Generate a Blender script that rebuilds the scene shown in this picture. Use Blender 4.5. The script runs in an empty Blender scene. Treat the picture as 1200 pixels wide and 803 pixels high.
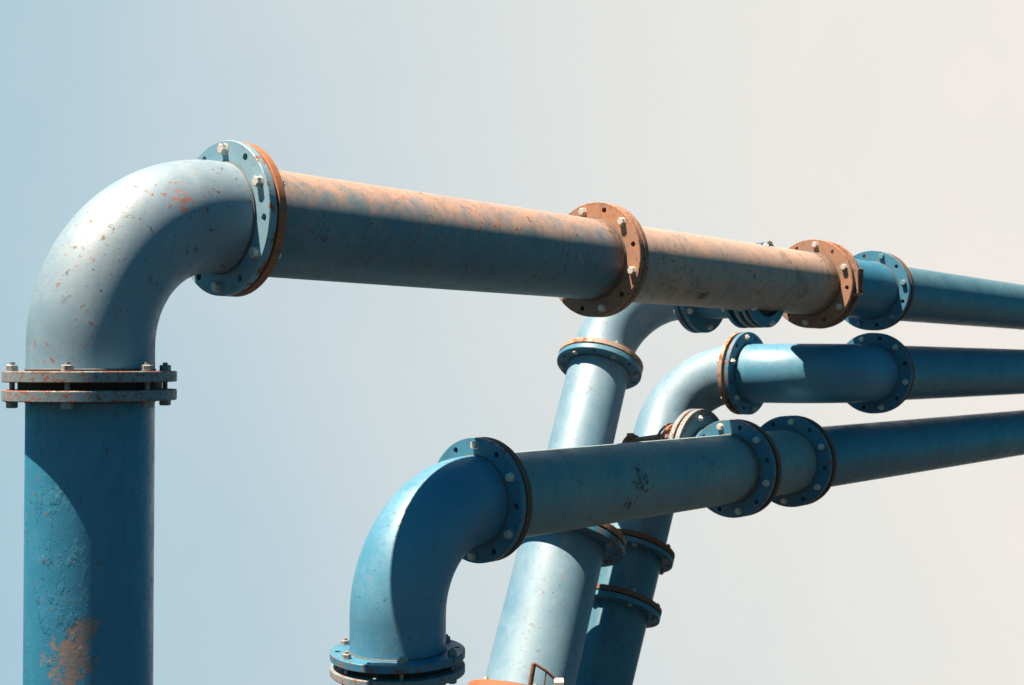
import bpy, bmesh, math, random
from mathutils import Vector, Matrix

random.seed(7)
R = math.radians
sc = bpy.context.scene

# ------------------------------------------------------------------ frames
# The pipework is designed in its own upright frame seen from the eye point
# (x right, y forward, z up) and then tipped back by TILT: the whole rack rakes.
TILT = R(17.5)
EYE = Vector((0, 0, 1.7))
ROT = Matrix.Rotation(TILT, 3, 'X')
def W(v): return ROT @ Vector(v) + EYE
def WD(v): return (ROT @ Vector(v)).normalized()

DV = Vector((.6574, .7536, 0))        # direction of the long runs
NV = Vector((.7536, -.6574, 0))       # sideways, towards the viewer
UP = Vector((0, 0, 1))
def Q(n, dd, z): return DV * dd + NV * n + UP * z

# ------------------------------------------------------------------ camera
cam = bpy.data.cameras.new('camera')
co = bpy.data.objects.new('camera', cam)
sc.collection.objects.link(co)
co.location = EYE
co.rotation_euler = (math.pi / 2 + TILT + R(1.15), 0, 0)
cam.sensor_width = 36; cam.lens = 42
cam.clip_start = .05; cam.clip_end = 4000
cam.dof.use_dof = True; cam.dof.focus_distance = 7.2; cam.dof.aperture_fstop = 3.2
sc.camera = co

# ------------------------------------------------------------------ light
SUN = WD(DV * -.335 + NV * -.178 + UP * .925)
el = math.asin(SUN.z); az = math.atan2(SUN.x, SUN.y)
sl = bpy.data.lights.new('sun', 'SUN'); sl.energy = 5.0; sl.angle = R(.5); sl.color = (1, .785, .585)
so = bpy.data.objects.new('sun', sl); sc.collection.objects.link(so)
so.rotation_euler = SUN.to_track_quat('Z', 'Y').to_euler(); so.location = (0, 0, 30)

EXPO = 1.7; BGS = .05
wd = bpy.data.worlds.new('World'); sc.world = wd; wd.use_nodes = True
nt = wd.node_tree; nt.nodes.clear()
def N(t, **k):
    n = nt.nodes.new(t)
    for a, b in k.items(): setattr(n, a, b)
    return n
out = N('ShaderNodeOutputWorld'); bg = N('ShaderNodeBackground'); bg.inputs[1].default_value = BGS
sky = N('ShaderNodeTexSky', sky_type='NISHITA', sun_disc=False, sun_elevation=el, sun_rotation=az,
        air_density=1.0, dust_density=1.0, ozone_density=2.0)
tc = N('ShaderNodeTexCoord')
# added haze held to the camera's view: pale blue, warm white on the right
def lobe(d, a, b, c=0., e=1.):
    dot = N('ShaderNodeVectorMath', operation='DOT_PRODUCT'); dot.inputs[1].default_value = Vector(d).normalized()
    nt.links.new(tc.outputs['Generated'], dot.inputs[0])
    mr = N('ShaderNodeMapRange', interpolation_type='SMOOTHSTEP')
    for i, q in enumerate((a, b, c, e)): mr.inputs[1 + i].default_value = q
    nt.links.new(dot.outputs['Value'], mr.inputs[0]); return mr.outputs[0]
wn = N('ShaderNodeTexNoise'); wn.inputs['Scale'].default_value = 2.4; wn.inputs['Detail'].default_value = 7; wn.inputs['Roughness'].default_value = .6; wn.inputs['Distortion'].default_value = .5
nt.links.new(tc.outputs['Generated'], wn.inputs['Vector'])
wr = N('ShaderNodeMapRange'); wr.inputs[1].default_value = .3; wr.inputs[2].default_value = .7; wr.inputs[3].default_value = -.07; wr.inputs[4].default_value = .07
nt.links.new(wn.outputs['Fac'], wr.inputs[0])
wa = N('ShaderNodeMath', operation='ADD', use_clamp=True); nt.links.new(lobe((.80, .50, .33), -.02, .99), wa.inputs[0]); nt.links.new(wr.outputs[0], wa.inputs[1])
hz = N('ShaderNodeMix', data_type='RGBA'); nt.links.new(wa.outputs[0], hz.inputs[0])
SK = 1 / (BGS * 2 ** EXPO)
hz.inputs[6].default_value = (.335 * SK, .55 * SK, .675 * SK, 1); hz.inputs[7].default_value = (.90 * SK, .85 * SK, .785 * SK, 1)
mx = N('ShaderNodeMix', data_type='RGBA')
nt.links.new(lobe((.02, .945, .32), .73, .872, .0, 1.), mx.inputs[0]); tint = N('ShaderNodeMix', data_type='RGBA', blend_type='MULTIPLY'); tint.inputs[0].default_value = 1
tint.inputs[7].default_value = (.05, .41, .47, 1); nt.links.new(sky.outputs[0], tint.inputs[6]); nt.links.new(tint.outputs[2], mx.inputs[6]); nt.links.new(hz.outputs[2], mx.inputs[7])  # unseen sky dimmed and tinted blue to deepen the shade
nt.links.new(mx.outputs[2], bg.inputs[0]); nt.links.new(bg.outputs[0], out.inputs[0])
sc.render.dither_intensity = 2.0
sc.view_settings.view_transform = 'Standard'; sc.view_settings.look = 'None'
sc.view_settings.exposure = EXPO; sc.view_settings.gamma = 1.0

# ------------------------------------------------------------------ materials
def paint(name, base, alt, rust=.25, film=.0, dirt=.3, rough=.5, edge=None, rustcol=((.34, .10, .035), (.10, .035, .018)),
          filmcol=(.45, .25, .15), chips=.5, chipt=.61, spec=.5, metallic=0, bump=.25, streak=.3, patch_at=None, edgez=None, lit_crown=False, runs=0, patch_col=((.25, .17, .14), (.15, .15, .15)), patch_amp=(3.2, 3.0), en=48, collar=()):
    m = bpy.data.materials.new(name); m.use_nodes = True
    t = m.node_tree; L = t.links; t.nodes.clear()
    def n(ty, **k):
        x = t.nodes.new(ty)
        for a, b in k.items(): setattr(x, a, b)
        return x
    def noise(vec, s, d=6, r=.6, dist=0):
        x = n('ShaderNodeTexNoise'); x.inputs['Scale'].default_value = s; x.inputs['Detail'].default_value = d
        x.inputs['Roughness'].default_value = r; x.inputs['Distortion'].default_value = dist
        L.new(vec, x.inputs['Vector']); return x.outputs['Fac']
    def rng(v, a, b, c=0., d=1.):
        x = n('ShaderNodeMapRange', interpolation_type='SMOOTHSTEP'); L.new(v, x.inputs[0])
        for i, q in enumerate((a, b, c, d)): x.inputs[1 + i].default_value = q
        return x.outputs[0]
    def math_(op, a, b):
        x = n('ShaderNodeMath', operation=op)
        for i, q in enumerate((a, b)):
            if isinstance(q, (int, float)): x.inputs[i].default_value = q
            else: L.new(q, x.inputs[i])
        return x.outputs[0]
    def mix(f, a, b):
        x = n('ShaderNodeMix', data_type='RGBA')
        if isinstance(f, (int, float)): x.inputs[0].default_value = f
        else: L.new(f, x.inputs[0])
        for i, q in ((6, a), (7, b)):
            if isinstance(q, tuple): x.inputs[i].default_value = (*q, 1)
            else: L.new(q, x.inputs[i])
        return x.outputs[2]
    o = n('ShaderNodeOutputMaterial'); p = n('ShaderNodeBsdfPrincipled')
    tcn = n('ShaderNodeTexCoord'); oi = n('ShaderNodeObjectInfo')
    add = n('ShaderNodeVectorMath', operation='MULTIPLY_ADD')
    cmb = n('ShaderNodeCombineXYZ'); L.new(oi.outputs['Random'], cmb.inputs[0]); L.new(oi.outputs['Random'], cmb.inputs[1])
    add.inputs[1].default_value = (37, 53, 0); L.new(cmb.outputs[0], add.inputs[0]); L.new(tcn.outputs['Object'], add.inputs[2])
    V = add.outputs[0]
    big = noise(V, 1.3, 5, .55)
    mid = noise(V, 5.5, 8, .68, .4)
    fine = noise(V, 26, 8, .7, .3)
    grit = noise(V, 160, 4, .6)
    # streaks run round the pipe / down its side
    mp = n('ShaderNodeMapping'); mp.inputs['Scale'].default_value = (9, 9, .9); mp.inputs['Rotation'].default_value = (TILT, 0, 0)
    L.new(V, mp.inputs[0]); st = noise(mp.outputs[0], 2.2, 6, .65)
    col = mix(rng(big, .32, .68), base, alt)
    col = mix(rng(mid, .45, .75, 0, .35), col, tuple(c * 1.25 for c in alt))
    # thin rusty film soaked into the coat
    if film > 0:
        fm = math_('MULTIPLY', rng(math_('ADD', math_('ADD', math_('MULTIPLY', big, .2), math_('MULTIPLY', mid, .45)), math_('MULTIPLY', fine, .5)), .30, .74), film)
        if lit_crown:              # rust film kept to the crown, painting its sunlit top warm, shaded sides bluer
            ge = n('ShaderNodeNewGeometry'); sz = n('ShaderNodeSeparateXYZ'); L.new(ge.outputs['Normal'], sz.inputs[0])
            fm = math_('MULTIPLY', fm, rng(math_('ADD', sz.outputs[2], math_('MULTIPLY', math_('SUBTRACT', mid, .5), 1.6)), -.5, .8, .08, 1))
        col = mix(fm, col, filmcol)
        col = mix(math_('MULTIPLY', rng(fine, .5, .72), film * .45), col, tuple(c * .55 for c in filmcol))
    # grime streaks
    col = mix(math_('MULTIPLY', rng(st, .48, .78), streak), col, tuple(c * .42 for c in base))
    dm = math_('MULTIPLY', rng(noise(V, 3.1, 9, .72, .8), .50, .78), dirt)
    col = mix(dm, col, (.045, .042, .04))
    # dark scuffs: short torn scratches
    mp2 = n('ShaderNodeMapping'); mp2.inputs['Scale'].default_value = (3.5, 11, 7); mp2.inputs['Rotation'].default_value = (.3, .2, .85)
    L.new(V, mp2.inputs[0]); sfn = noise(mp2.outputs[0], 2.6, 9, .74, .6)
    scm = math_('MULTIPLY', math_('MULTIPLY', rng(sfn, .605, .63), rng(big, .46, .58)), chips)
    col = mix(scm, col, (.03, .022, .02))
    # rust chips: small flakes gathered in patches
    ch = math_('MULTIPLY', rng(fine, chipt, chipt + .03), rng(mid, .46, .55))
    ch = math_('MULTIPLY', ch, chips)
    for c, dirn, wid in collar:          # rust washed out of a joint on to the pipe next to it, ragged along the streaks
        sb = n('ShaderNodeVectorMath', operation='SUBTRACT'); sb.inputs[1].default_value = c; L.new(tcn.outputs['Object'], sb.inputs[0])
        dp = n('ShaderNodeVectorMath', operation='DOT_PRODUCT'); dp.inputs[1].default_value = dirn; L.new(sb.outputs[0], dp.inputs[0])
        ab = math_('MULTIPLY', math_('ABSOLUTE', dp.outputs['Value'], 0), 1 / wid)
        cm = rng(math_('ADD', ab, math_('MULTIPLY', math_('ADD', math_('SUBTRACT', st, .5), math_('SUBTRACT', fine, .5)), 2.6)), .15, 1.0, .85, 0)
        col = mix(cm, col, mix(rng(mid, .4, .6), (.16, .075, .04), (.07, .045, .035)))
    if patch_at:
        for c, rad in patch_at:
            d_ = n('ShaderNodeVectorMath', operation='DISTANCE'); d_.inputs[1].default_value = c; L.new(tcn.outputs['Object'], d_.inputs[0])
            q = math_('ADD', math_('MULTIPLY', d_.outputs['Value'], 1 / rad), math_('MULTIPLY', math_('SUBTRACT', mid, .5), patch_amp[0]))
            q = math_('ADD', q, math_('MULTIPLY', math_('SUBTRACT', fine, .5), patch_amp[1]))
            pm = rng(q, .92, 1.0, 1, 0)
            col = mix(math_('MULTIPLY', pm, .85), col, mix(rng(fine, .42, .6), *patch_col))
    rc = mix(rng(grit, .35, .65), rustcol[0], rustcol[1])
    rm = ch
    if rust > 0:
        lo = .72 - .30 * rust
        rm = math_('MAXIMUM', ch, rng(math_('ADD', math_('MULTIPLY', mid, .65), math_('MULTIPLY', fine, .35)), lo, lo + .09))
    if edge:
        ln = n('ShaderNodeVectorMath', operation='LENGTH')
        sx = n('ShaderNodeVectorMath', operation='MULTIPLY'); sx.inputs[1].default_value = (1, 1, 0)
        L.new(tcn.outputs['Object'], sx.inputs[0]); L.new(sx.outputs[0], ln.inputs[0])
        er = rng(ln.outputs['Value'], edge - .03, edge + .002)
        em = rng(math_('ADD', math_('MULTIPLY', er, .36), math_('MULTIPLY', noise(V, en, 8, .72), .95)), .84, .92)
        rm = math_('MAXIMUM', rm, em)
        if edgez:
            sp = n('ShaderNodeSeparateXYZ'); L.new(tcn.outputs['Object'], sp.inputs[0])
            ze = rng(math_('ABSOLUTE', math_('SUBTRACT', sp.outputs[2], edgez / 2), 0), edgez * .28, edgez * .5)
            zm = math_('MULTIPLY', math_('MULTIPLY', ze, er), 1.)
            rm = math_('MAXIMUM', rm, rng(math_('ADD', math_('MULTIPLY', zm, .5), math_('MULTIPLY', noise(V, 17, 8, .7), .9)), .84, .93))
    col = mix(rm, col, rc)
    L.new(col, p.inputs['Base Color'])
    p.inputs['Metallic'].default_value = metallic
    p.inputs['Specular IOR Level'].default_value = spec
    rg = math_('ADD', math_('MULTIPLY', rng(math_('ADD', math_('MULTIPLY', mid, .5), math_('MULTIPLY', fine, .5)), .3, .7), .30), rough - .15)
    rg = math_('ADD', rg, math_('MULTIPLY', rm, .3))
    L.new(rg, p.inputs['Roughness'])
    hb = math_('ADD', math_('MULTIPLY', fine, .5), math_('MULTIPLY', grit, .16))
    hb = math_('ADD', hb, math_('MULTIPLY', rm, .25))
    if runs: hb = math_('ADD', hb, math_('MULTIPLY', math_('MULTIPLY', rng(st, .52, .60), rng(mid, .44, .58)), runs))
    b = n('ShaderNodeBump'); b.inputs['Strength'].default_value = bump; b.inputs['Distance'].default_value = .006
    L.new(hb, b.inputs['Height']); L.new(b.outputs[0], p.inputs['Normal'])
    L.new(p.outputs[0], o.inputs[0])
    return m

BLUE = (.020, .130, .235); BLUE2 = (.035, .17, .28)
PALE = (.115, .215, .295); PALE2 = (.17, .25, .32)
M = {}
M['blue'] = paint('blue_pipe_paint', BLUE, BLUE2, rust=.08, dirt=.25, rough=.45, chips=.8, streak=.3)
M['blue_pale'] = paint('faded_blue_pipe_paint', (.082, .188, .285), (.12, .225, .31), rust=.10, dirt=.12, rough=.56, chips=.8, streak=.22, spec=.9)
M['blue_dull'] = paint('dull_blue_pipe_paint', (.040, .125, .190), (.065, .165, .225), rust=.08, dirt=.45, rough=.45, chips=.9, streak=.45)
M['blue_scuffed'] = paint('scuffed_blue_grey_paint', (.075, .205, .26), (.12, .245, .28), rust=.14, film=.25, dirt=.45, rough=.5, chips=1, streak=.4)
M['fl_blue'] = paint('flange_blue_paint', (.03, .15, .25), (.05, .18, .28), rust=.10, dirt=.3, rough=.5, edge=.42, streak=.2, chips=.8, en=20)
M['fl_pale'] = paint('flange_pale_blue_paint', (.13, .27, .37), (.18, .31, .39), rust=.10, dirt=.1, rough=.5, edge=.42, streak=.1, chips=.8, en=13)
M['fl_rust'] = paint('rusty_flange_coat', (.16, .155, .15), (.34, .18, .12), rust=.4, film=.6, dirt=.75, rough=.65, edge=.42,
                     filmcol=(.36, .16, .08), streak=.4, chips=1)
M['fl_orange'] = paint('orange_rust_coat', (.23, .085, .035), (.30, .12, .055), rust=.35, film=.3, dirt=.35, rough=.72, filmcol=(.36, .15, .07), streak=.4)
M['fl_cream'] = paint('cream_and_rust_flange_coat', (.23, .215, .205), (.30, .205, .145), rust=.42, film=.4, dirt=.2, rough=.6, edge=.40, filmcol=(.45, .22, .11), streak=.2, chips=1, en=12)
M['fl_brown'] = paint('dark_brown_rust_coat', (.10, .055, .035), (.17, .08, .045), rust=.3, dirt=.5, rough=.75, streak=.3)
M['fl_grey'] = paint('grey_rubbed_flange_paint', (.08, .19, .255), (.13, .23, .275), rust=.30, film=.2, edgez=.053, dirt=.25, rough=.55, edge=.398,
                     filmcol=(.42, .26, .17), streak=.2)
M['rubber'] = paint('black_gasket_rubber', (.018, .018, .02), (.03, .028, .026), rust=0, dirt=.2, rough=.7, chips=0)
M['zinc'] = paint('weathered_zinc_bolts', (.50, .49, .46), (.60, .57, .52), rust=.12, dirt=.2, rough=.45, metallic=.35, chips=.3, bump=.1)
M['zinc_dull'] = paint('dull_grey_bolts', (.22, .23, .23), (.30, .28, .26), rust=.3, dirt=.35, rough=.55, metallic=.3, chips=.4, bump=.1)
M['zinc_blue'] = paint('blue_overpainted_bolts', (.09, .20, .28), (.16, .26, .32), rust=.25, dirt=.3, rough=.5, chips=.4, bump=.1)
M['seam'] = paint('dirty_weld_seam', (.05, .06, .065), (.09, .08, .07), rust=.4, dirt=.5, rough=.7)
M['ground'] = paint('dark_tarmac', (.022, .030, .036), (.030, .038, .042), rust=0, dirt=.35, rough=.95, chips=0, spec=.1)

# ------------------------------------------------------------------ helpers
def link(name, bm, mat, parent=None, smooth=True, angle=35):
    me = bpy.data.meshes.new(name); bm.normal_update(); bm.to_mesh(me); bm.free()
    me.materials.append(M[mat])
    if smooth:
        for p in me.polygons: p.use_smooth = True
        me.set_sharp_from_angle(angle=R(angle))
    o = bpy.data.objects.new(name, me); sc.collection.objects.link(o)
    if parent: o.parent = parent
    return o
def thing(name, loc, label, cat, group=None):
    o = bpy.data.objects.new(name, None); sc.collection.objects.link(o); o.location = loc; o.empty_display_size = .3
    o['label'] = label; o['category'] = cat
    if group: o['group'] = group
    return o

def fillet_path(pts, radii, seg=26, step=.5):
    P = [Vector(p) for p in pts]; out = [P[0]]
    for i in range(1, len(P) - 1):
        a = (P[i - 1] - P[i]).normalized(); b = (P[i + 1] - P[i]).normalized(); r = radii[i - 1]
        ang = a.angle(b); tl = r / math.tan(ang / 2)
        A = P[i] + a * tl; c = P[i] + (a + b).normalized() * (r / math.sin(ang / 2))
        va = A - c; vb = (P[i] + b * tl) - c; tot = va.angle(vb); ax = va.cross(vb).normalized()
        for k in range(seg + 1): out.append(c + Matrix.Rotation(tot * k / seg, 3, ax) @ va)
    out.append(P[-1])
    res = [out[0]]
    for p in out[1:]:
        v = p - res[-1]; n_ = int(v.length / step)
        for k in range(1, n_ + 1):
            if n_ and k * v.length / (n_ + 1) > 0: res.append(out[out.index(p) - 1] + v * (k / (n_ + 1)))
        res.append(p)
    return res
def sweep(bm, path, r, seg=72, cap=True):
    T = []
    for i in range(len(path)):
        a = path[max(i - 1, 0)]; b = path[min(i + 1, len(path) - 1)]; T.append((b - a).normalized())
    x = T[0].orthogonal().normalized(); rings = []
    for i, p in enumerate(path):
        if i: x = (T[i - 1].rotation_difference(T[i])) @ x
        x = (x - T[i] * x.dot(T[i])).normalized(); y = T[i].cross(x)
        rings.append([bm.verts.new(p + (x * math.cos(2 * math.pi * k / seg) + y * math.sin(2 * math.pi * k / seg)) * r) for k in range(seg)])
    for a, b in zip(rings, rings[1:]):
        for k in range(seg): bm.faces.new((a[k], a[(k + 1) % seg], b[(k + 1) % seg], b[k]))
    if cap:
        bm.faces.new(rings[0][::-1]); bm.faces.new(rings[-1])
def weld(bm, p, d, r):                      # bead where a pipe meets its flange
    p = Vector(p); d = Vector(d).normalized(); x = d.orthogonal().normalized(); y = d.cross(x); rings = []
    S = 72; K = 6
    for k in range(S):
        a = 2 * math.pi * k / S; rad = x * math.cos(a) + y * math.sin(a); j = random.uniform(-.0012, .0012)
        rings.append([bm.verts.new(p + rad * (r - .002 + (.009 + j) * math.sin(math.pi * q / (K - 1))) + d * ((.5 - q / (K - 1)) * .013)) for q in range(K)])
    for k in range(S):
        A = rings[k]; B = rings[(k + 1) % S]
        for q in range(K - 1): bm.faces.new((A[q], B[q], B[q + 1], A[q + 1])).material_index = 1
def pipe(name, root, pts, r, mat, radii=(), label=None, welds=(True, True), seams=()):
    bm = bmesh.new(); L = Vector(root.location)
    path = fillet_path([W(p) for p in pts], radii); path = [p - L for p in path]
    sweep(bm, path, r)
    wd0, wd1 = [.05 if q is True else q for q in welds]
    if wd0: weld(bm, path[0] + (path[1] - path[0]).normalized() * wd0, path[1] - path[0], r)
    if wd1: weld(bm, path[-1] + (path[-2] - path[-1]).normalized() * wd1, path[-1] - path[-2], r)
    for s in seams:
        d = (path[-1] - path[0]); weld(bm, path[0] + d * s, d, r - .005)
    o = link(name, bm, mat, root); o.data.materials.append(M['seam'])
    if label: o['label'] = label
    return o

def flange_bm(Ro, Ri, T, nh=12, rc=None, rh=.0205, ch=.004, holes=True):
    """round plate, z from 0 to T, real bolt holes through it"""
    bm = bmesh.new(); rc = rc or (Ri + Ro) / 2 + .012
    Rf = Ro - ch
    if not holes:
        S = 96; prof = [(Ri, 0), (Rf, 0), (Ro, ch), (Ro, T - ch), (Rf, T), (Ri, T)]
        rings = [[bm.verts.new((q * math.cos(2 * math.pi * k / S), q * math.sin(2 * math.pi * k / S), z)) for k in range(S)] for q, z in prof]
        for a, b in zip(rings, rings[1:]):
            for k in range(S): bm.faces.new((a[k], a[(k + 1) % S], b[(k + 1) % S], b[k]))
        bmesh.ops.recalc_face_normals(bm, faces=bm.faces); return bm
    na = 8
    for z, flip in ((0, False), (T, True)):
        for h in range(nh):
            c = 2 * math.pi * h / nh; w = math.pi / nh; bd = []
            for k in range(na + 1): bd.append((Rf, c - w + 2 * w * k / na))
            for k in range(1, 4): bd.append((Rf + (Ri - Rf) * k / 4, c + w))
            for k in range(na + 1): bd.append((Ri, c + w - 2 * w * k / na))
            for k in range(1, 4): bd.append((Ri + (Rf - Ri) * k / 4, c - w))
            cx, cy = rc * math.cos(c), rc * math.sin(c); outv = []; inv = []
            for q, a in bd:
                px, py = q * math.cos(a), q * math.sin(a); outv.append(bm.verts.new((px, py, z)))
                l = math.hypot(px - cx, py - cy); inv.append(bm.verts.new((cx + (px - cx) / l * rh, cy + (py - cy) / l * rh, z)))
            n_ = len(bd)
            for k in range(n_):
                f = (outv[k], outv[(k + 1) % n_], inv[(k + 1) % n_], inv[k])
                bm.faces.new(f if flip else f[::-1])
            if not flip:
                for k in range(n_):
                    j = (k + 1) % n_
                    v3 = bm.verts.new((inv[j].co.x, inv[j].co.y, T)); v4 = bm.verts.new((inv[k].co.x, inv[k].co.y, T))
                    bm.faces.new((inv[k], inv[j], v3, v4))
    S = nh * na; prof = [(Rf, 0), (Ro, ch), (Ro, T - ch), (Rf, T)]
    off = -math.pi / nh
    rings = [[bm.verts.new((q * math.cos(off + 2 * math.pi * k / S), q * math.sin(off + 2 * math.pi * k / S), z)) for k in range(S)] for q, z in prof]
    for a, b in zip(rings, rings[1:]):
        for k in range(S): bm.faces.new((a[k], a[(k + 1) % S], b[(k + 1) % S], b[k]))
    bmesh.ops.remove_doubles(bm, verts=bm.verts, dist=1e-5)
    bmesh.ops.recalc_face_normals(bm, faces=bm.faces)
    return bm
def hexa(bm, z0, z1, rad, ch=.004):
    up = z1 > z0; prof = [(rad, z0), (rad, z1 - (ch if up else -ch)), (rad * .86, z1)]; S = 6
    rings = [[bm.verts.new((q * math.cos(math.pi / 3 * k), q * math.sin(math.pi / 3 * k), z)) for k in range(S)] for q, z in prof]
    for a, b in zip(rings, rings[1:]):
        for k in range(S): bm.faces.new((a[k], a[(k + 1) % S], b[(k + 1) % S], b[k]))
    bm.faces.new(rings[-1]); bm.faces.new(rings[0])
def cyl(bm, z0, z1, rad, S=18):
    a = [bm.verts.new((rad * math.cos(2 * math.pi * k / S), rad * math.sin(2 * math.pi * k / S), z0)) for k in range(S)]
    b = [bm.verts.new((v.co.x, v.co.y, z1)) for v in a]
    for k in range(S): bm.faces.new((a[k], a[(k + 1) % S], b[(k + 1) % S], b[k]))
    bm.faces.new(a[::-1]); bm.faces.new(b)
_bolt = {}
def bolt_mesh(length, mat):
    k = (round(length, 3), mat)
    if k not in _bolt:
        bm = bmesh.new(); hexa(bm, -.004, -.032, .0285); cyl(bm, -.004, 0, .032)
        cyl(bm, -.002, length + .042, .0125); cyl(bm, length, length + .004, .029); hexa(bm, length + .004, length + .030, .028)
        bmesh.ops.recalc_face_normals(bm, faces=bm.faces)
        o = link('bolt', bm, mat, None, True, 30); _bolt[k] = o.data; bpy.data.objects.remove(o)
    return _bolt[k]
_fl = {}
def joint(root, pos, axis, ri, mats, T=.05, gap=.012, Ro=.42, bolts='zinc', phase=0., labels=(None, None), nh=12, every=2,
          gasket=None, T2=None, second_holes=False, skip=()):
    """a bolted joint: flange > bolts, gasket, mating flange; pos = outer face of the first flange, axis points along the pipe"""
    T2 = T2 or T
    L = Vector(root.location); z = WD(axis); upv = WD(UP) if abs(Vector(axis).normalized().dot(UP)) < .8 else WD(NV)
    x = (upv - z * upv.dot(z)).normalized(); y = z.cross(x)
    rm = Matrix((x, y, z)).transposed().to_4x4() @ Matrix.Rotation(phase, 4, 'Z')
    def plate(off, mat, T, holes, label):
        k = (Ro, ri, T, holes, mat, nh)
        if k not in _fl:
            o = link('flange', flange_bm(Ro, ri - .002, T, nh, holes=holes), mat); _fl[k] = o.data
        else:
            o = bpy.data.objects.new('flange', _fl[k]); sc.collection.objects.link(o)
        o.parent = root; o.matrix_local = Matrix.Translation(W(pos) - L + z * off) @ rm
        if label: o['label'] = label
        return o
    a = plate(0, mats[0], T, True, labels[0])
    tot = T
    if mats[1]:
        b = plate(T + gap, mats[1], T2, second_holes, labels[1]); tot = T + gap + T2
        bm = bmesh.new(); rg = gasket or ri + .045; cyl(bm, T + .001, T + gap - .001, rg, 64)
        g = link('gasket', bm, 'rubber', root); g.matrix_local = Matrix.Translation(W(pos) - L) @ rm
    rc = (ri - .002 + Ro) / 2 + .012
    me = bolt_mesh(tot, bolts)
    for h in range(0, nh, every):
        if h in skip: continue
        o = bpy.data.objects.new('bolt', me); sc.collection.objects.link(o); o.parent = a
        o.matrix_local = Matrix.Translation((rc * math.cos(2 * math.pi * h / nh), rc * math.sin(2 * math.pi * h / nh), 0)) @ \
            Matrix.Rotation(random.uniform(0, 6), 4, 'Z')
    return a
def rod(name, root, pts, r, mat, seg=12):
    bm = bmesh.new(); L = Vector(root.location); sweep(bm, [W(p) - L for p in pts], r, seg); return link(name, bm, mat, root)
def bar(name, root, p0, p1, w, h, mat, upv=UP):
    """flat bar with small chamfers between two points"""
    bm = bmesh.new(); L = Vector(root.location); a, b = W(p0) - L, W(p1) - L; d = (b - a).normalized(); u = WD(upv)
    u = (u - d * u.dot(d)).normalized(); s = d.cross(u); c = .2 * min(w, h); sec = []
    for i, j in ((1, 1), (-1, 1), (-1, -1), (1, -1)):
        q = [(i * (w / 2 - c), j * h / 2), (i * w / 2, j * (h / 2 - c))]
        sec += q if i * j < 0 else q[::-1]
    A = [bm.verts.new(a + s * x + u * y) for x, y in sec]; B = [bm.verts.new(b + s * x + u * y) for x, y in sec]; n_ = len(sec)
    for k in range(n_): bm.faces.new((A[k], A[(k + 1) % n_], B[(k + 1) % n_], B[k]))
    bm.faces.new(A[::-1]); bm.faces.new(B); bmesh.ops.recalc_face_normals(bm, faces=bm.faces)
    return link(name, bm, mat, root)
def to_ground(p, u):                     # follow a riser down to the ground
    p = Vector(p); u = Vector(u); wz = W(p).z; du = (ROT @ u).z
    return p - u * ((wz + .25) / du)

# ------------------------------------------------------------------ ground
bm = bmesh.new(); bmesh.ops.create_grid(bm, x_segments=40, y_segments=40, size=1500)
g = link('ground', bm, 'ground'); g['kind'] = 'structure'; g['label'] = 'dark tarmac yard under the pipework'

GROUP = 'flanged pipelines of one pipe rack'
r = .30
# ------------------------------------------------------------------ top pipeline
b1 = Vector((-2.063, 5.86, 0)); n1 = b1.dot(NV); d1 = b1.dot(DV); Z1 = .80
foot = to_ground(b1, UP)
SP = W(Vector((-2.03, 5.59, -1.36))) - (W(foot) + Vector((0, 0, .25))); SP2 = W(Vector((-2.0, 5.58, -1.22))) - (W(foot) + Vector((0, 0, .25)))
LO = W(foot) + Vector((0, 0, .25))
def SPOT(px, py, Y): return W(Vector(((px - 600) / 1400 * Y, Y, (430 - py) / 1400 * Y))) - LO
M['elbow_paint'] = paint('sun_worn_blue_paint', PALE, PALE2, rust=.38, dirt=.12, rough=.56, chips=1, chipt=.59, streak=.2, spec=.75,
    patch_at=[(SPOT(214, 236, 5.93), .05), (SPOT(238, 250, 5.97), .035), (SPOT(152, 290, 5.62), .03), (SPOT(75, 312, 5.55), .03), (SPOT(135, 300, 5.6), .025)],
    patch_col=((.36, .12, .05), (.22, .07, .03)), patch_amp=(3.5, 7.0))
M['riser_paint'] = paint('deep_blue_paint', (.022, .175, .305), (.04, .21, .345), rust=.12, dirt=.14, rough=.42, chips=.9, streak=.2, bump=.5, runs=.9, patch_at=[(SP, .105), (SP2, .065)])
p1 = thing('pipeline', W(foot) + Vector((0, 0, .25)), 'tall left riser whose rust-stained run crosses the picture on top of the other pipes', 'pipeline', GROUP)
def A1(t): return Q(n1, d1 + t, Z1)
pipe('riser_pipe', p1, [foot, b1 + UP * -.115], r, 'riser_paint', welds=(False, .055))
joint(p1, b1 + UP * -.165, UP, r, ('fl_grey', 'fl_grey'), T=.053, gap=.037, bolts='zinc_dull', phase=R(14), gasket=.335, Ro=.405,
      labels=('scuffed grey blue flange with rusty rim', None))
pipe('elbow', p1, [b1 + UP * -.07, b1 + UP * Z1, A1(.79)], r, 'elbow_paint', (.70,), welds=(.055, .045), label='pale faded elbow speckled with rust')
joint(p1, A1(.755), DV, r, ('fl_pale', 'fl_orange'), phase=R(4), gap=.014, labels=('pale blue flange ring', 'orange rusted flange ring'))
LO = Vector(p1.location)
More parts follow.
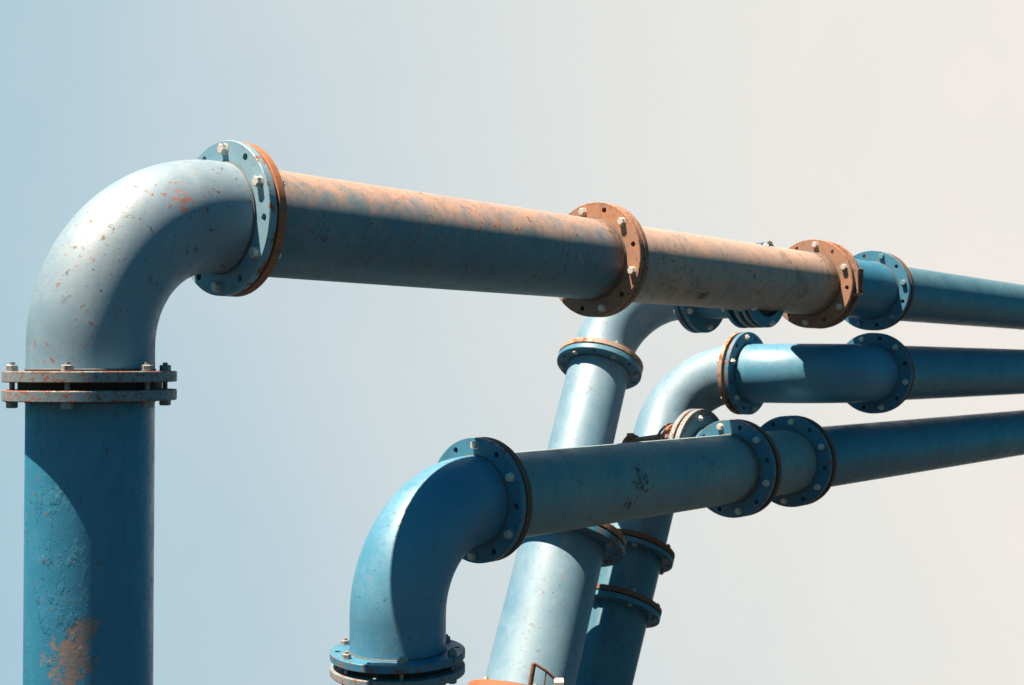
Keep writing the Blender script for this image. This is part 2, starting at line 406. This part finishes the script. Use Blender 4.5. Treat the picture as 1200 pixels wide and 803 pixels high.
M['run_a'] = paint('rust_stained_blue_grey_paint', (.06, .165, .225), (.10, .20, .245), rust=.26, film=1., lit_crown=True, dirt=.40, rough=.55,
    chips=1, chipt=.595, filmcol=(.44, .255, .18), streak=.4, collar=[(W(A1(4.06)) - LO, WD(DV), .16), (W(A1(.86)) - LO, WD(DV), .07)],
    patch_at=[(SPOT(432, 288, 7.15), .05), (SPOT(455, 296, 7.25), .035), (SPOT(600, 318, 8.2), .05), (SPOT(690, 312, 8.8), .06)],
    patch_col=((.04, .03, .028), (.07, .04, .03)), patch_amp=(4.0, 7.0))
M['run_b'] = paint('rust_filmed_grey_paint', (.17, .225, .245), (.25, .255, .25), rust=.24, film=.9, dirt=.65, rough=.58, chips=1, chipt=.60,
    filmcol=(.47, .30, .225), streak=.6, collar=[(W(A1(7.53)) - LO, WD(DV), .28), (W(A1(4.2)) - LO, WD(DV), .09)],
    patch_at=[(SPOT(825, 350, 9.7), .05), (SPOT(880, 325, 10.3), .06), (SPOT(790, 315, 9.4), .05)],
    patch_col=((.05, .035, .03), (.09, .05, .035)), patch_amp=(4.0, 7.0))
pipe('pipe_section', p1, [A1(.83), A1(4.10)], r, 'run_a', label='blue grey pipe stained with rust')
joint(p1, A1(4.06), DV, r, ('fl_rust', 'fl_rust'), phase=R(-14), gap=.012, labels=('rusty pinkish flange ring', None), Ro=.43)
pipe('pipe_section', p1, [A1(4.15), A1(7.57)], r, 'run_b', label='sun bleached rusty grey pipe')
joint(p1, A1(7.53), DV, r, ('fl_rust', 'fl_rust'), phase=R(8), gap=.11, gasket=.33, labels=('rusty orange flange ring', 'rusty orange flange ring'), Ro=.43)
pipe('pipe_section', p1, [A1(7.70), A1(8.91)], r, 'blue', label='short blue connecting pipe')
joint(p1, A1(8.87), DV, r, ('fl_blue', 'fl_brown'), phase=R(20), gap=.03, bolts='zinc_blue', labels=('blue flange ring', 'brown rusted flange ring'))
pipe('pipe_section', p1, [A1(8.98), A1(34)], r, 'blue_dull', seams=(.185,), label='dull blue pipe running into the distance')
# open lug on the rusty joint
for q in (.12, -.12):
    bar('lug', p1, A1(7.585) + NV * .428 + UP * q, A1(7.70) + NV * .428 + UP * q, .075, .022, 'fl_rust')
for t_ in (7.59, 7.69):
    bar('lug', p1, A1(t_) + NV * .452 + UP * -.108, A1(t_) + NV * .452 + UP * .108, .022, .026, 'fl_rust', DV)
# lifting eye on the pipe's back
e0 = A1(6.95) + UP * .295 + NV * -.12
rod('lifting_eye', p1, [e0 + DV * (.05 * math.cos(a)) + UP * (.035 + .04 * math.sin(a)) for a in [R(-60 + 30 * k) for k in range(11)]], .009, 'fl_brown')

# ------------------------------------------------------------------ bottom pipeline
b2 = Vector((-.713, 7.50, 0)); n2 = b2.dot(NV); d2 = b2.dot(DV); Z2 = -.897
foot = to_ground(b2, UP)
p2 = thing('pipeline', W(foot) + Vector((0, 0, .25)), 'lowest blue pipeline, half shaded elbow, its run passing in front of the leaning risers', 'pipeline', GROUP)
LO = W(foot) + Vector((0, 0, .25))
M['blue_marked'] = paint('black_scuffed_blue_grey_paint', (.085, .235, .295), (.14, .275, .315), rust=.14, film=.25, dirt=.45, rough=.5, chips=1, streak=.4,
    patch_at=[(SPOT(757, 560, 8.95), .075), (SPOT(768, 574, 8.98), .06), (SPOT(800, 585, 9.2), .05), (SPOT(862, 520, 9.75), .06), (SPOT(868, 560, 9.8), .06), (SPOT(745, 598, 8.85), .06), (SPOT(838, 508, 9.6), .055)],
    patch_col=((.03, .022, .02), (.05, .03, .025)), patch_amp=(4.0, 8.0), collar=[(W(Q(n2, d2 + 3.99, Z2)) - LO, WD(DV), .14)])
M['elbow_blue'] = paint('smooth_blue_elbow_paint', (.04, .175, .295), (.065, .21, .325), rust=.10, dirt=.12, rough=.47, chips=.7, streak=.15, spec=.7,
    patch_at=[(SPOT(542, 640, 7.35), .035)], patch_col=((.03, .022, .02), (.12, .06, .03)), patch_amp=(3.0, 6.0))
def A2(t): return Q(n2, d2 + t, Z2)
pipe('riser_pipe', p2, [foot, b2 + UP * -1.865], r, 'blue', welds=(False, .055))
joint(p2, b2 + UP * -1.91, UP, r, ('fl_grey', 'fl_blue'), T=.048, gap=.047, bolts='zinc_dull', phase=R(20), gasket=.335, Ro=.42, second_holes=True,
      labels=('flange ring with rusty rim', None))
pipe('elbow', p2, [b2 + UP * -1.815, b2 + UP * Z2, A2(.74)], r, 'elbow_blue', (.66,), welds=(.05, .045), label='smooth faded blue elbow')
joint(p2, A2(.70), DV, r, ('fl_blue', 'fl_brown'), phase=R(2), gap=.012, labels=(None, 'dark rusted flange ring'))
pipe('pipe_section', p2, [A2(.77), A2(4.03)], r, 'blue_marked', label='blue grey pipe with black scuffs')
joint(p2, A2(3.99), DV, r, ('fl_blue', 'fl_brown'), phase=R(-14), gap=.05, gasket=.33, Ro=.43, labels=('flange ring rusted on its top', 'dark rusted flange ring'))
pipe('pipe_section', p2, [A2(4.10), A2(5.09)], r, 'blue_scuffed', label='short connecting pipe')
joint(p2, A2(5.05), DV, r, ('fl_blue', 'fl_brown'), phase=R(6), gap=.05, gasket=.33, Ro=.43, labels=(None, 'dark rusted flange ring'))
pipe('pipe_section', p2, [A2(5.15), A2(34)], r, 'blue_dull', label='dull blue pipe running into the distance')
# capped branch at the back, with a rusty lever
AV = NV
bt = Q(n2, 9.70, Z2 + .04)
pipe('branch_pipe', p2, [bt, bt - AV * .62], .27, 'blue', welds=(False, .05))
joint(p2, bt - AV * .72, AV, .27, ('fl_grey', 'fl_grey'), phase=R(10), gap=.02, Ro=.455, labels=('grey flange ring of the rear branch', None), T=.05)
# rusted reducer stub behind the branch joint
bm = bmesh.new(); L2 = Vector(p2.location); pa = W(bt - AV * .70) - L2; dv = WD(-AV); x_ = WD(UP); y_ = dv.cross(x_); rings = []
for q, rad in ((0, .265), (.10, .262), (.16, .24), (.62, .165), (.70, .160), (.70, .185), (.735, .185), (.735, .0)):
    rings.append([bm.verts.new(pa + dv * q + (x_ * math.cos(2 * math.pi * k / 64) + y_ * math.sin(2 * math.pi * k / 64)) * max(rad, .004)) for k in range(64)])
for a, b in zip(rings, rings[1:]):
    for k in range(64): bm.faces.new((a[k], a[(k + 1) % 64], b[(k + 1) % 64], b[k]))
bmesh.ops.recalc_face_normals(bm, faces=bm.faces)
o = link('reducer', bm, 'fl_rust', p2); o['label'] = 'rust brown reducer stub'
bar('clamp', p2, bt - AV * 1.40 + UP * .13 + DV * -.05, bt - AV * 1.40 + UP * .20 + DV * -.05, .07, .06, 'fl_rust', NV)

joint(p2, bt - AV * .93, AV, .235, ('fl_orange', None), phase=R(0), Ro=.275, T=.03, nh=8, every=1, bolts='zinc_dull')
for q in (.05, .10):
    c_ = bt - AV * (.86 + q)
    rod('clamp_rod', p2, [c_ + (UP * math.cos(a) + DV * math.sin(a)) * .30 for a in [R(-95 + 10 * k) for k in range(20)]], .012, 'fl_rust')

# ------------------------------------------------------------------ middle pipeline
n3 = n1; Z3 = -.07
p3c = Q(n3 - .88 - .80, 10.84, Z3 + .005)
UC = Vector((.28, .45, .848)).normalized()
foot = to_ground(p3c, UC)
p3 = thing('pipeline', W(foot) + Vector((0, 0, .25)), 'blue pipeline whose pale elbow bends over between the top and the lowest run', 'pipeline', GROUP)
def C3(L): return p3c - UC * L
pipe('riser_pipe', p3, [foot, C3(2.66)], r, 'blue_dull', welds=(False, .05))
joint(p3, C3(2.72), UC, r, ('fl_blue', 'fl_brown'), T=.05, gap=.012, bolts='zinc_dull', phase=R(20), Ro=.41)
pipe('riser_pipe', p3, [C3(2.64), C3(2.08)], r, 'blue_dull')
joint(p3, C3(2.14), UC, r, ('fl_blue', 'fl_brown'), T=.05, gap=.012, bolts='zinc_dull', phase=R(5), Ro=.41)
a3 = Q(n3 - .88, 10.84, Z3)
pipe('elbow', p3, [C3(2.05), p3c, a3 - NV * .02], r, 'blue_pale', (.68,), welds=(.05, .05), label='pale faded elbow')
joint(p3, a3 - NV * .06, NV, r, ('fl_cream', 'fl_blue'), T=.045, gap=.035, gasket=.33, phase=R(11), Ro=.425, second_holes=True,
      labels=('flange ring with pale rusty rim', None))
pipe('elbow', p3, [a3 + NV * .03, Q(n3, 10.84, Z3), Q(n3, 11.97, Z3)], r, 'elbow_blue', (.72,), welds=(.04, .05), label='long blue bend turning away')
joint(p3, Q(n3, 11.95, Z3), DV, r, ('fl_blue', 'fl_brown'), T=.045, gap=.012, phase=R(-16), Ro=.425)
pipe('pipe_section', p3, [Q(n3, 12.02, Z3), Q(n3, 34, Z3)], r, 'blue_dull', label='dull blue pipe running into the distance')

# ------------------------------------------------------------------ rear pipeline
UA = Vector((.24, .45, .86)).normalized(); r4 = .292
k4 = Vector((1.045, 11.85, .735)); f4 = k4 - UA * .83
foot = to_ground(f4 + Vector((.05, 0, 0)), UA)
p4 = thing('pipeline', W(foot) + Vector((0, 0, .25)), 'leaning bleached riser with thick lower barrel, its elbow vanishing behind the topmost rusty run', 'pipeline', GROUP)
def B4(L, s=0.): return f4 - UA * L + Vector((s, 0, 0))
R4 = .375
pipe('riser_pipe', p4, [foot, B4(3.36, .05)], .36, 'blue_pale', welds=(False, .05))
joint(p4, B4(3.38, .05), UA, .36, ('fl_orange', 'fl_orange'), T=.06, gap=.012, bolts='zinc_dull', phase=R(15), Ro=.50, labels=('orange rusted flange ring', 'orange rusted flange ring'))
pipe('riser_pipe', p4, [B4(3.27, .05), B4(1.80, .05)], R4, 'blue_pale', label='thick pale barrel of the riser')
joint(p4, B4(1.85, .05), UA, R4, ('fl_blue', 'fl_rust'), T=.055, gap=.02, bolts='zinc_dull', phase=R(3), Ro=.55, labels=(None, 'rusty flange ring'))
pipe('riser_pipe', p4, [B4(1.75), B4(.02)], r4, 'blue_pale')
joint(p4, B4(.06), UA, r4, ('fl_blue', 'fl_cream'), T=.05, gap=.012, bolts='zinc_dull', phase=R(25), Ro=.412, labels=('blue flange ring', 'cream and rust flange ring'))
fa = k4 + NV * .95
pipe('elbow', p4, [B4(-.04), k4, fa - NV * .02], r4, 'blue_pale', (.66,), welds=(.05, .05), label='pale faded elbow')
joint(p4, fa - NV * .05, NV, r4, ('fl_blue', 'fl_blue'), T=.045, gap=.03, gasket=.34, phase=R(8), Ro=.42)
pipe('branch_pipe', p4, [fa + NV * .05, fa + NV * .50], r4, 'blue')
joint(p4, fa + NV * .45, NV, r4, ('fl_blue', 'fl_grey'), T=.04, gap=.05, gasket=.325, phase=R(8), Ro=.385)
pipe('branch_pipe', p4, [fa + NV * .56, Q(n1 - .2, (fa).dot(DV), fa.z)], r4 - .02, 'blue', welds=(False, False))
joint(p4, fa + NV * .62, NV, r4, ('fl_grey', 'fl_blue'), T=.035, gap=.03, phase=R(8), Ro=.385)
# bent-rod handle and latch on the lowest flange
hb = B4(3.50, .05)
def H(px, py, Y): return Vector(((px - 600) / 1400 * Y, Y, (430 - py) / 1400 * Y))
hy = 9.55
rod('handle', p4, [H(620, 808, hy), H(625.6, 776, hy)], .020, 'fl_brown')
rod('handle', p4, [H(625.6, 776, hy), H(640, 785, hy), H(650, 794, hy + .04)], .012, 'fl_brown')
rod('handle', p4, [H(640, 785, hy), H(637, 806, hy)], .006, 'fl_brown')
bar('latch', p4, H(649, 800, hy + .02), H(660, 800, hy + .02), .09, .085, 'zinc')
